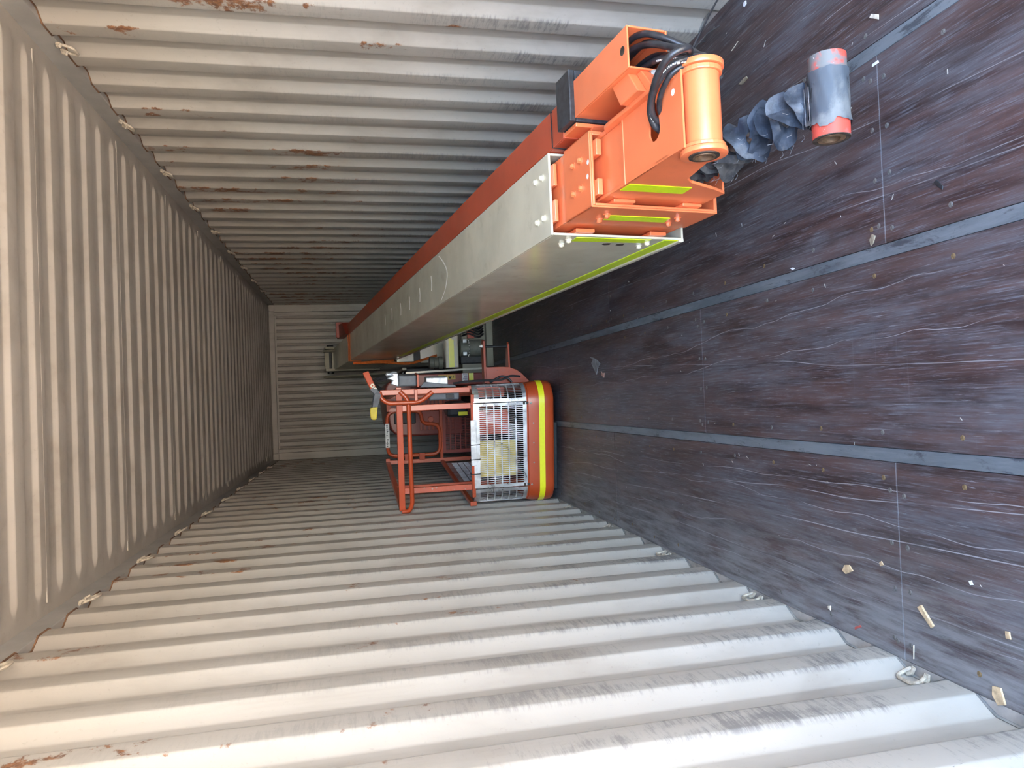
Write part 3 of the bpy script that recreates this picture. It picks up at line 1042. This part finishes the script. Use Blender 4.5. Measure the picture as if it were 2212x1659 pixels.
# red side panel with decals, next to the cage
pan = MB().box(-.225, -.105, 7.30, 7.90, .0, .93).build('side_panel', 'dark_red_paint', lift, bevel=.008)
MB().box(-.168, -.117, 7.297, 7.30, .605, .690).build('warning_decal', 'decal_yellow', pan)
MB().box(-.168, -.117, 7.297, 7.30, .516, .600).build('warning_decal', 'decal_yellow', pan)
dk = MB()
for (x0, x1, z0, z1) in ((-.155, -.135, .655, .675), (-.150, -.125, .63, .637), (-.16, -.15, .61, .65), (-.15, -.128, .535, .541), (-.155, -.14, .56, .585), (-.135, -.128, .55, .59)):
    dk.box(x0, x1, 7.2955, 7.2975, z0, z1)
dk.build('decal_print', 'print_black', pan)
MB().box(-.206, -.108, 7.297, 7.30, .389, .449).build('notice_decal', 'paper_white', pan)
dk = MB()
for i in range(9):
    dk.box(-.200 + i * .0095, -.200 + i * .0095 + (.004 if i % 3 else .006), 7.2955, 7.2975, .395, .440 - (i % 4) * .006)
dk.build('decal_print', 'print_purple', pan)
MB().box(-.195, -.108, 7.297, 7.30, .330, .378).build('reflective_tape', 'yellow_tape', pan)

# ------------------------------------------------------------------ orange ratchet strap hanging from the boom
st = MB()
tS = 6.03
st.strip([bf(.297, tS, .004), bf(.15, tS + .02, .003), bf(.03, tS + .03, .004), bf(-.012, tS + .03, .003)], BD * .045, BU * .003)
st.strip([bf(-.012, tS + .03, .003), bf(-.014, tS + .03, -.05), bf(-.014, tS + .03, -.12)], BD * .045, -BS * .003)
a0 = bf(-.038, tS + .03, -.03)
st.strip(catmull([a0, Vector((.092, 8.42, 1.20)), Vector((.068, 8.42, .908)), Vector((.11, 8.42, .72)), Vector((.154, 8.42, .57))], 6), Vector((.014, .016, 0)), Vector((-.002, .002, 0)))
st.strip([a0 + Vector((0, .01, 0)), Vector((.105, 8.47, 1.30)), Vector((.112, 8.47, 1.06))], Vector((.010, .016, 0)), Vector((-.002, .002, 0)))
st.strip([bf(.297, tS + .15, .004), bf(.15, tS + .13, .004), bf(-.006, tS + .15, .004)], BD * .030, BU * .003)
strap = st.build('lashing_strap', 'strap_orange')
tag(strap, 'orange webbing strap looped over the cream boom near its back end', 'strap')

# ------------------------------------------------------------------ the work platform (basket)
O_ = Vector((-1.166, 5.38, 0))
YAW = math.radians(6.3)
RX = Vector((math.cos(YAW), -math.sin(YAW), 0))
FY = Vector((math.sin(YAW), math.cos(YAW), 0))
WC, LC = .885, 1.80
ZT = 1.205


def cg(a, b, z):
    return O_ + RX * a + FY * b + Vector((0, 0, z))


cage = root('work_platform', tuple(O_ + RX * .44 + FY * .9), 'orange tubular work platform basket with aluminium mesh and yellow reflective band', 'work platform')
CBASE = BASE[cage.name]
CR = .13


def perim(q, off=0.0, r=CR):
    """point on the basket's rounded outline: q=0 at the left front tangent, runs right along the front; negative/over goes round the corners"""
    Lf = WC - 2 * r
    arcL = r * math.pi / 2
    if q < 0:
        if q > -arcL:
            a = -q / r
            n = (-math.sin(a), -math.cos(a))
            c = (r, r)
            return (c[0] + n[0] * (r + off), c[1] + n[1] * (r + off)), n
        d = -q - arcL
        return (-off, r + d), (-1, 0)
    if q <= Lf:
        return (r + q, -off), (0, -1)
    q -= Lf
    if q < arcL:
        a = q / r
        n = (math.sin(a), -math.cos(a))
        return (WC - r + n[0] * (r + off), r + n[1] * (r + off)), n
    d = q - arcL
    return (WC + off - .125 * d, r + d), (1, 0)


LF = WC - 2 * CR
ARC = CR * math.pi / 2


def wrap(m, q0, q1, z0, z1, off0=0.0, th=.004, n=None):
    """band on the outline from q0 to q1, z0..z1"""
    n = n or max(2, int((q1 - q0) / .03) + 1)
    qs = [q0 + (q1 - q0) * i / n for i in range(n + 1)]
    vs, fs = [], []
    for q in qs:
        for off, z in ((off0, z0), (off0, z1), (off0 + th, z1), (off0 + th, z0)):
            (a, b), _ = perim(q, off)
            vs.append(cg(a, b, z))
    for i in range(n):
        for j in range(4):
            fs.append((i * 4 + j, i * 4 + (j + 1) % 4, (i + 1) * 4 + (j + 1) % 4, (i + 1) * 4 + j))
    fs += [(3, 2, 1, 0), tuple(range(n * 4, n * 4 + 4))]
    m.add(vs, fs)
    return m


# kick plate: bulging orange band with rolled lower edge
rows = []
kp = [(.255, .000), (.250, .010), (.20, .018), (.12, .022), (.075, .018), (.056, .006), (.050, -.012), (.052, -.03)]
qs = [-ARC - 1.60 + i * .08 for i in range(20)] + [-ARC + i * ARC / 8 for i in range(8)] + [LF * i / 12 for i in range(13)] + [LF + ARC * i / 8 for i in range(1, 9)] + [LF + ARC + i * .08 for i in range(1, 21)]
for z, off in kp:
    row = []
    for q in qs:
        (a, b), _ = perim(q, off)
        row.append(cg(a, b, z))
    rows.append(row)
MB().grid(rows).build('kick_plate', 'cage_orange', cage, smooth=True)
m = wrap(MB(), -.95 * ARC, LF + .95 * ARC, .128, .172, .0225, .0015)
m.build('reflective_tape', 'yellow_tape', cage, smooth=True)
MB().tube([cg(*perim(q, .002)[0], .258) for q in qs], .006, 8).build('kick_rim', 'cage_orange', cage, smooth=True)
MB().box(.06, WC - .30, .08, LC - .06, 0, .055, cg).build('base_frame', 'black_plastic', cage, bevel=.01)
MB().prism([(.01, .06), (.06, .01), (WC - .06, .01), (WC - .02, .06), (WC - .24, LC - .02), (.01, LC - .02)], .056, .066, cg).build('deck', 'bore_dark', cage)

# mesh panels: aluminium sheet punched with upright slots
ZM0, ZM1 = .262, .668


def mesh_panel(q0, q1, name='mesh_panel', top=.045, bot=.030, lft=.022, rgt=.022, mat='aluminium'):
    m = MB()
    wrap(m, q0, q1, ZM1 - top, ZM1, .002, .003)
    wrap(m, q0, q1, ZM0, ZM0 + bot, .002, .003)
    wrap(m, q0, q0 + lft, ZM0 + bot, ZM1 - top, .002, .003, 2)
    wrap(m, q1 - rgt, q1, ZM0 + bot, ZM1 - top, .002, .003, 2)
    za, zb = ZM0 + bot, ZM1 - top
    q = q0 + lft
    while q < q1 - rgt:
        wrap(m, q, min(q + .0045, q1 - rgt), za, zb, .0025, .002, 1)
        q += .0152
    for i in range(1, 6):
        zz = za + (zb - za) * i / 6
        wrap(m, q0 + lft, q1 - rgt, zz - .0045, zz + .0045, .0025, .002)
    return m.build(name, mat, cage, smooth=False)


QL, QR = .0, LF
mesh_panel(QL - .005, QR + .005)
mesh_panel(-ARC - .10, QL - .012)
mesh_panel(QR + .012, QR + ARC + .10)
mesh_panel(-ARC - 1.55, -ARC - .16)
mesh_panel(QR + ARC + .16, QR + ARC + 1.55)

# rails and posts
W2 = .019


def bar(pts, r=W2, name='rail', mat='cage_orange', par=None, sq=True):
    return MB().tube([cg(*p) for p in pts], r, 10, square=sq).build(name, mat, par or cage, smooth=not sq, bevel=.003 if sq else 0)


TI = .012
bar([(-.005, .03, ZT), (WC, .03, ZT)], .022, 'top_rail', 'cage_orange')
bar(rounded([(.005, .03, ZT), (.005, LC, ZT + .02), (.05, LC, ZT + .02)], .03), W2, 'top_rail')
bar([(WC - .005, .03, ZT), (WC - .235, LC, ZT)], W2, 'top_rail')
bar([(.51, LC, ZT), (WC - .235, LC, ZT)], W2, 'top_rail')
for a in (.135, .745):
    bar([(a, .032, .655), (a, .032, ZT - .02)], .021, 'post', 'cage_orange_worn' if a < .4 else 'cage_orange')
bar([(WC - .02, .02, .69), (WC - .02, .02, 1.34)], W2, 'post', 'cage_orange')
bar([(.01, .68, .06), (.01, .68, ZT)], W2, 'post')
bar([(.012, LC, .06), (.012, LC, ZT + .02)], W2, 'post')
bar([(WC - .115, .85, .06), (WC - .115, .85, ZT)], W2, 'post')
bar([(WC - .235, LC, .06), (WC - .235, LC, ZT)], W2, 'post')
bar([(.525, LC, .06), (.525, LC, ZT)], W2, 'post')
bar([(.0, .05, .682), (.0, LC, .70)], .015, 'mid_rail')
bar([(WC - .01, .07, .682), (WC - .23, LC, .682)], .015, 'mid_rail')
bar([(.03, LC, .70), (WC - .235, LC, .70)], .015, 'mid_rail')
bar([(.004, .035, .652), (.004, .035, .70)], .016, 'corner_piece')
MB().box(.06, .83, -.004, .012, .660, .686, cg).build('mesh_frame', 'cage_orange', cage, bevel=.003)
MB().box(.30, .64, -.012, -.003, .648, .692, cg).build('frame_plate', 'aluminium', cage, bevel=.002)
# rounded footman bar slung in front of the top rail
bar(rounded([(WC - .012, .0, ZT - .005), (WC - .075, -.012, ZT - .065), (.30, -.012, ZT - .068), (.04, -.012, ZT - .072), (-.012, .0, ZT - .045), (-.014, .01, ZT)], .05, 6), .0165, 'hand_bar', 'cage_orange', sq=False)
# bent guard tube by the controls
bar(rounded([(.875, -.01, 1.345), (.83, -.015, 1.335), (.792, -.02, 1.29), (.790, -.02, 1.06), (.862, -.01, .965)], .05, 6), .0165, 'control_guard', 'cage_orange', sq=False)
bar([(.79, -.02, 1.085), (.885, -.012, 1.085)], .011, 'guard_stay', 'cage_orange')

# far end: gate with rounded frame, red grille below
gy = LC - .005
gate = MB().tube([cg(*p) for p in rounded([(.30, gy, 1.222), (.507, gy, 1.222), (.507, gy, .895), (.375, gy, .885), (.370, gy, .712), (.072, gy, .712), (.072, gy, 1.222), (.301, gy, 1.222)], .085, 6)], .018, 10).build('gate', 'cage_orange', cage, smooth=True)
MB().box(.162, .395, gy - .024, gy - .018, 1.203, 1.243, cg).build('gate_label', 'paper_white', gate)
dk = MB()
lw = random.Random(5)
for i in range(16):
    if i in (6, 7, 9, 13):
        continue
    dk.box(.174 + i * .0132, .174 + i * .0132 + lw.uniform(.004, .009), gy - .0255, gy - .0235, 1.213 + lw.uniform(0, .008), 1.228 + lw.uniform(0, .008), cg)
dk.build('label_print', 'print_black', gate)
g = MB()
g.box(.075, .505, gy, gy + .012, .655, .712, cg)
g.box(.075, .105, gy, gy + .012, .25, .66, cg)
g.box(.455, .505, gy, gy + .012, .25, .66, cg)
g.box(.075, .505, gy, gy + .012, .235, .262, cg)
x = .108
while x < .455:
    g.box(x, x + .0055, gy, gy + .005, .26, .66, cg)
    x += .0158
for i in range(1, 8):
    zz = .26 + .40 * i / 8
    g.box(.105, .455, gy, gy + .005, zz - .005, zz + .005, cg)
g.build('gate_grille', 'dark_red_paint', gate)
MB().box(.378, .50, gy + .004, gy + .012, .715, .882, cg).build('gate_plate', 'dark_red_paint', gate, bevel=.004)
for z in (.895, 1.035):
    MB().box(.025, .095, gy - .028, gy - .016, z - .028, z + .028, cg).build('hinge', 'orange_dull', gate, bevel=.004)
MB().lathe(cg(.42, gy - .012, .80), FY * -1, [(.03, 0), (.026, .006)], 14).build('gate_badge', 'orange_dull', gate)

# boards tied inside the front mesh
MB().box(.205, .475, .020, .026, .335, .640, cg).build('yellow_board', 'yellow_board', cage)
MB().box(.525, .705, .020, .026, .400, .635, cg).build('red_board', 'orange_dull', cage)
MB().box(.800, .872, .06, .066, .42, .640, cg).build('red_board', 'orange_dull', cage)
for a in (.235, .345, .455):
    MB().tube([cg(a, .016, .695), cg(a, -.016, .690), cg(a + .002, -.016, .625), cg(a + .002, .016, .620)], .0035, 6).build('cable_tie', 'black_plastic', cage)
MB().box(.49, .62, 1.30, 1.55, .50, .70, cg).build('tool_bag', 'black_plastic', cage, bevel=.03)
MB().box(.51, .545, 1.27, 1.30, .515, .60, cg).build('tool_strap', 'yellow_tape', cage, bevel=.004)
# mesh clips
for a in (.135, .752):
    for z in (.262, .288):
        MB().box(a - .010, a + .010, -.014, -.004, z - .012, z + .004, cg).build('clip', 'bore_dark', cage, bevel=.002)
link('bolt', bolt_st, cage, M=frame_at(cg(.752, -.024, .235), -FY, CBASE) @ Matrix.Scale(.6, 4))
link('bolt', bolt_st, cage, M=frame_at(cg(.135, -.024, .235), -FY, CBASE) @ Matrix.Scale(.6, 4))
for a in (.30, .45, .60):
    link('bolt', bolt_st, cage, M=frame_at(cg(a, -.019, .215), -FY, CBASE) @ Matrix.Scale(.45, 4))

# control console on the right flank
MB().box(.905, .985, .02, .20, 1.075, 1.205, cg).build('console', 'grey_plastic', cage, bevel=.012, seg=3)
sil = MB()
sil.prism([(1.205, .905), (1.262, .925), (1.245, .95), (1.285, .965), (1.24, .985), (1.262, 1.005), (1.205, 1.0)], .03, .10, lambda a, b, h: cg(b, h, a))
sil.build('console_cover', 'silver_film', cage, bevel=.006)
MB().lathe(cg(.99, .10, 1.21), (0, 0, 1), [(.02, 0), (.022, .03), (.012, .05), (.014, .075), (.0, .085)], 14).build('joystick', 'silver_film', cage, smooth=True)
MB().box(.897, .99, .015, .205, 1.058, 1.073, cg).build('console_bracket', 'cage_orange', cage, bevel=.003)
MB().box(.910, .962, .03, .16, .845, 1.005, cg).build('manual_box', 'silver_film', cage, bevel=.006)
MB().prism([(1.055, .895), (1.02, .935), (.95, .925), (.80, .905), (.785, .892)], .0, .028, lambda a, b, h: cg(b, h, a)).build('console_shield', 'grey_plastic', cage, bevel=.003)
MB().box(.79, .872, .06, .24, .76, .985, cg).build('power_box', 'grey_plastic', cage, bevel=.012)
MB().box(.80, .835, .055, .062, .80, .86, cg).build('socket', 'black_plastic', cage, bevel=.003)
MB().box(.835, .87, .10, .20, .70, .76, cg).build('bracket_block', 'orange_dull', cage, bevel=.004)
for i, (dx, dz) in enumerate(((0, 0), (.012, .02), (-.01, .035))):
    MB().tube(catmull([cg(.96 + dx, .16, 1.25 + dz), cg(.93 + dx, .2, 1.36 + dz), cg(.88, .25, 1.33 + dz), cg(.84, .25, 1.25 + dz), cg(.85, .22, 1.12)], 5), .009, 8).build('control_cable', 'rubber_hose', cage, smooth=True)
MB().tube(catmull([cg(.91, .08, .80), cg(.925, .05, .66), cg(.93, .03, .45), cg(.955, .03, .38), cg(.95, .03, .30)], 6), .008, 8).build('control_cable', 'rubber_hose', cage, smooth=True)

# guard bar with yellow pad above the controls
gb = MB().tube([cg(1.015, .02, 1.437), cg(.895, -.02, 1.385)], .021, square=True).build('guard_bar', 'cage_orange', cage, bevel=.004)
MB().tube([cg(.905, -.035, 1.395), cg(.872, -.045, 1.366), cg(.862, -.05, 1.362), cg(.765, -.052, 1.384)], .018, square=True).build('guard_arm', 'grey_plastic', gb, bevel=.003)
pad = rounded([(.775, 1.362, 0), (.775, 1.418, 0), (.685, 1.412, 0), (.680, 1.372, 0), (.775, 1.362, 0)], .025, 5)
MB().prism([(p.x, p.y) for p in pad], -.08, -.035, lambda a, b, h: cg(a, h, b)).build('guard_pad', 'yellow_pad', gb, bevel=.008, seg=3)
for a, z in ((.925, 1.392), (.897, 1.374)):
    MB().ring(cg(a, -.05, z), FY * -1, .006, .015, -.004, .004, 16).build('washer', 'bolt_cream', gb)

# orange mounting bracket behind the basket's right corner
mp = MB()
prof = rounded([(.0, .385, 0), (-.0, .39, 0), (.0, .39, 0)], .01) if False else None
brk_poly = [(-.10, .387), (-.245, .387), (-.245, .0), (-.235, .0), (-.20, .03), (-.16, .07), (-.128, .115), (-.105, .175), (-.10, .24)]
br = MB().prism([(p[0], p[1]) for p in brk_poly], 6.26, 6.285, lambda a, b, h: Vector((a, h, b))).build('mount_bracket', 'cage_orange', cage, bevel=.003)
MB().prism([(6.24, -.24), (6.24, .13), (6.29, .145), (6.34, .13), (6.36, -.24)], .388, .408, lambda a, b, h: Vector((b, a, h))).build('bracket_ear', 'orange_dull', br, bevel=.003)
MB().prism([(6.26, -.13), (6.27, .10), (6.30, .12), (6.34, .08), (6.40, -.13)], .168, .184, lambda a, b, h: Vector((b, a, h))).build('bracket_ear', 'orange_dull', br, bevel=.003)
MB().tube([(.085, 6.30, .415), (.082, 6.30, .16)], .011, 12).build('bracket_pin', 'black_plastic', br, smooth=True)
MB().lathe((.087, 6.30, .405), (0, 0, 1), [(.022, 0), (.022, .012), (.012, .014), (.012, .026)], 6).build('pin_nut', 'bolt_steel', br)
MB().tube(catmull([(-.235, 6.24, .36), (-.20, 6.22, .30), (-.185, 6.22, .25), (-.205, 6.22, .20), (-.24, 6.22, .17)], 6), .010, 8).build('control_cable', 'rubber_hose', cage, smooth=True)

# ------------------------------------------------------------------ litter on the floor
def litter(name, poly, loc, rz, th, mat, label, cat, group=None, tilt=0.0):
    me = MB().prism(poly, 0, th, lambda a, b, h: (a, b, h)).mesh(name, mat, bevel=min(th * .3, .001), seg=1)
    o = link(name, me, None, loc, (tilt, 0, rz))
    return tag(o, label, cat, group)


litter('wood_chip', [(.0108, .0111), (.0158, -.0123), (.0002, -.0292), (-.0173, .0065), (-.0095, .0239)], (-.966, 2.053, .0005), 0, .005, 'wood_chip',
       'tan five sided wood chip lying farther in than the flat wooden stick', 'wood chip')
litter('wood_stick', [(.0173, .0293), (.0275, .0152), (-.0183, -.0268), (-.0265, -.0177)], (-1.024, 1.728, .0005), 0, .007, 'wood_chip',
       'flat pale wooden stick on the floor near the left wall', 'stick')
litter('wood_splinter', [(.0188, .0012), (.021, -.0030), (-.0192, .0001), (-.0206, .0035)], (-1.140, 1.783, .0005), 0, .003, 'wood_pale',
       'thin pale splinter between the wooden stick and the left wall', 'splinter')
litter('cardboard_scrap', [(-.02, -.012), (.018, -.016), (.024, .008), (.004, .018), (-.02, .012)], (-1.155, 1.505, .001), .4, .006, 'wood_chip',
       'crumpled brown scrap lying nearest the camera at the left wall', 'scrap')
litter('wood_crumb', [(-.009, -.006), (.009, -.007), (.010, .006), (-.007, .008)], (-.997, 1.471, .0005), .2, .004, 'wood_chip',
       'tiny square wood crumb on the floor at the picture edge', 'wood chip')
litter('rust_flake', [(-.006, -.008), (.007, -.006), (.006, .007), (-.005, .009)], (-.916, 1.897, .0005), .5, .002, 'wood_chip',
       'small orange flake on the floor between tan chip and board seam', 'flake')
litter('paper_scrap', [(-.005, -.006), (.006, -.003), (.004, .007), (-.006, .005)], (-.895, 1.573, .0005), .2, .002, 'paper_bit',
       'small white paper scrap beside a screw, nearer than the wooden stick', 'paper')
litter('peach_chip', [(.0204, .0273), (.0047, .0037), (.007, -.0292), (-.0229, -.0218), (-.0092, .0201)], (-.252, 4.304, .0005), 0, .003, 'peach_bit',
       'small peach coloured chip next to the curled grey flake', 'chip')
litter('metal_flake', [(.0431, .1002), (.0348, .0296), (.0165, -.0453), (-.0127, -.1016), (-.0266, -.0624), (-.0782, -.0253), (.002, .0735), (.0211, .0314)], (-.173, 4.446, .0005), 0, .004, 'grey_flake',
       'curled grey flake lying mid floor beyond the basket', 'flake')
litter('dry_leaf', [(.0015, .012), (.0169, -.0001), (.0092, -.0142), (-.011, -.0045), (-.0167, .0068)], (.047, 1.866, .0005), 0, .004, 'leaf_dry',
       'dry pod shaped leaf beside the middle steel strip', 'leaf')
litter('paper_fragment', [(.0034, .0137), (.0036, .0001), (-.0017, -.0146), (-.0053, .0008)], (.035, 2.269, .0005), 0, .003, 'paper_bit',
       'tiny white fragment beside the middle steel strip', 'paper')
litter('curled_leaf', [(-.006, -.034), (.006, -.026), (.009, .0), (.003, .035), (-.008, .012)], (.813, 2.53, .0005), .05, .005, 'leaf_dry',
       'narrow dry leaf on the floor beyond the black rubber boot', 'leaf')
litter('straw', [(-.0015, -.026), (.0015, -.026), (.002, .026), (-.001, .026)], (.975, 2.582, .0005), .25, .002, 'wood_pale',
       'short pale straw on the floor right of the hoses', 'straw')
litter('wood_shaving', [(-.006, -.022), (.007, -.016), (.008, .016), (-.003, .022)], (.686, 1.812, .0005), -.5, .004, 'wood_pale',
       'pale shaving beside the right steel strip', 'shaving')
litter('paint_chip', [(-.005, -.014), (.004, -.012), (.005, .012), (-.003, .014)], (.552, 1.818, .0005), .1, .003, 'paper_bit',
       'white sliver lying on a board seam below the right steel strip', 'paint chip')
litter('white_pebble', [(-.008, -.010), (.006, -.011), (.010, .004), (.0, .012), (-.009, .006)], (1.097, 2.495, .0005), .2, .004, 'paper_bit',
       'white chip by the right wall at the picture top', 'paint chip')
litter('red_scrap', [(-.003, -.018), (.004, -.016), (.004, .016), (-.003, .018)], (-1.140, 2.017, .0005), .5, .002, 'red_bit',
       'thin red scrap on the floor by the left wall', 'scrap')
litter('black_scrap', [(-.006, -.02), (.004, -.016), (.007, .016), (-.004, .02)], (.135, 1.61, .0005), -.7, .003, 'black_plastic',
       'small torn black scrap on the floor below the rod tube', 'scrap')
litter('board_chip', [(.0043, .0071), (.0082, -.0074), (-.0079, -.0061), (-.0046, .0064)], (-1.116, 2.154, .0005), 0, .004, 'wood_pale',
       'small pale chip near the left wall, farther in than the splinter', 'wood chip')
lit = random.Random(11)
cm = MB()
for i in range(70):
    x, y, a = lit.uniform(-1.12, 1.1), lit.uniform(1.35, 4.6), lit.uniform(0, 3)
    k = lit.uniform(.4, 1.0)
    w, l = k * lit.uniform(.0010, .0022), k * lit.uniform(.004, .012)
    ca, sa = math.cos(a), math.sin(a)
    cm.prism([(-w * .3, -l), (w, -l * .5), (w * .9, l * .6), (0, l), (-w * .8, l * .2)], .0003, .0018, lambda p, q, h: (x + p * ca - q * sa, y + p * sa + q * ca, h))
crumbs = tag(cm.build('floor_crumbs', 'leaf_pale'), 'fine pale crumbs and splinters strewn over the dark floor', 'debris')
crumbs['kind'] = 'stuff'
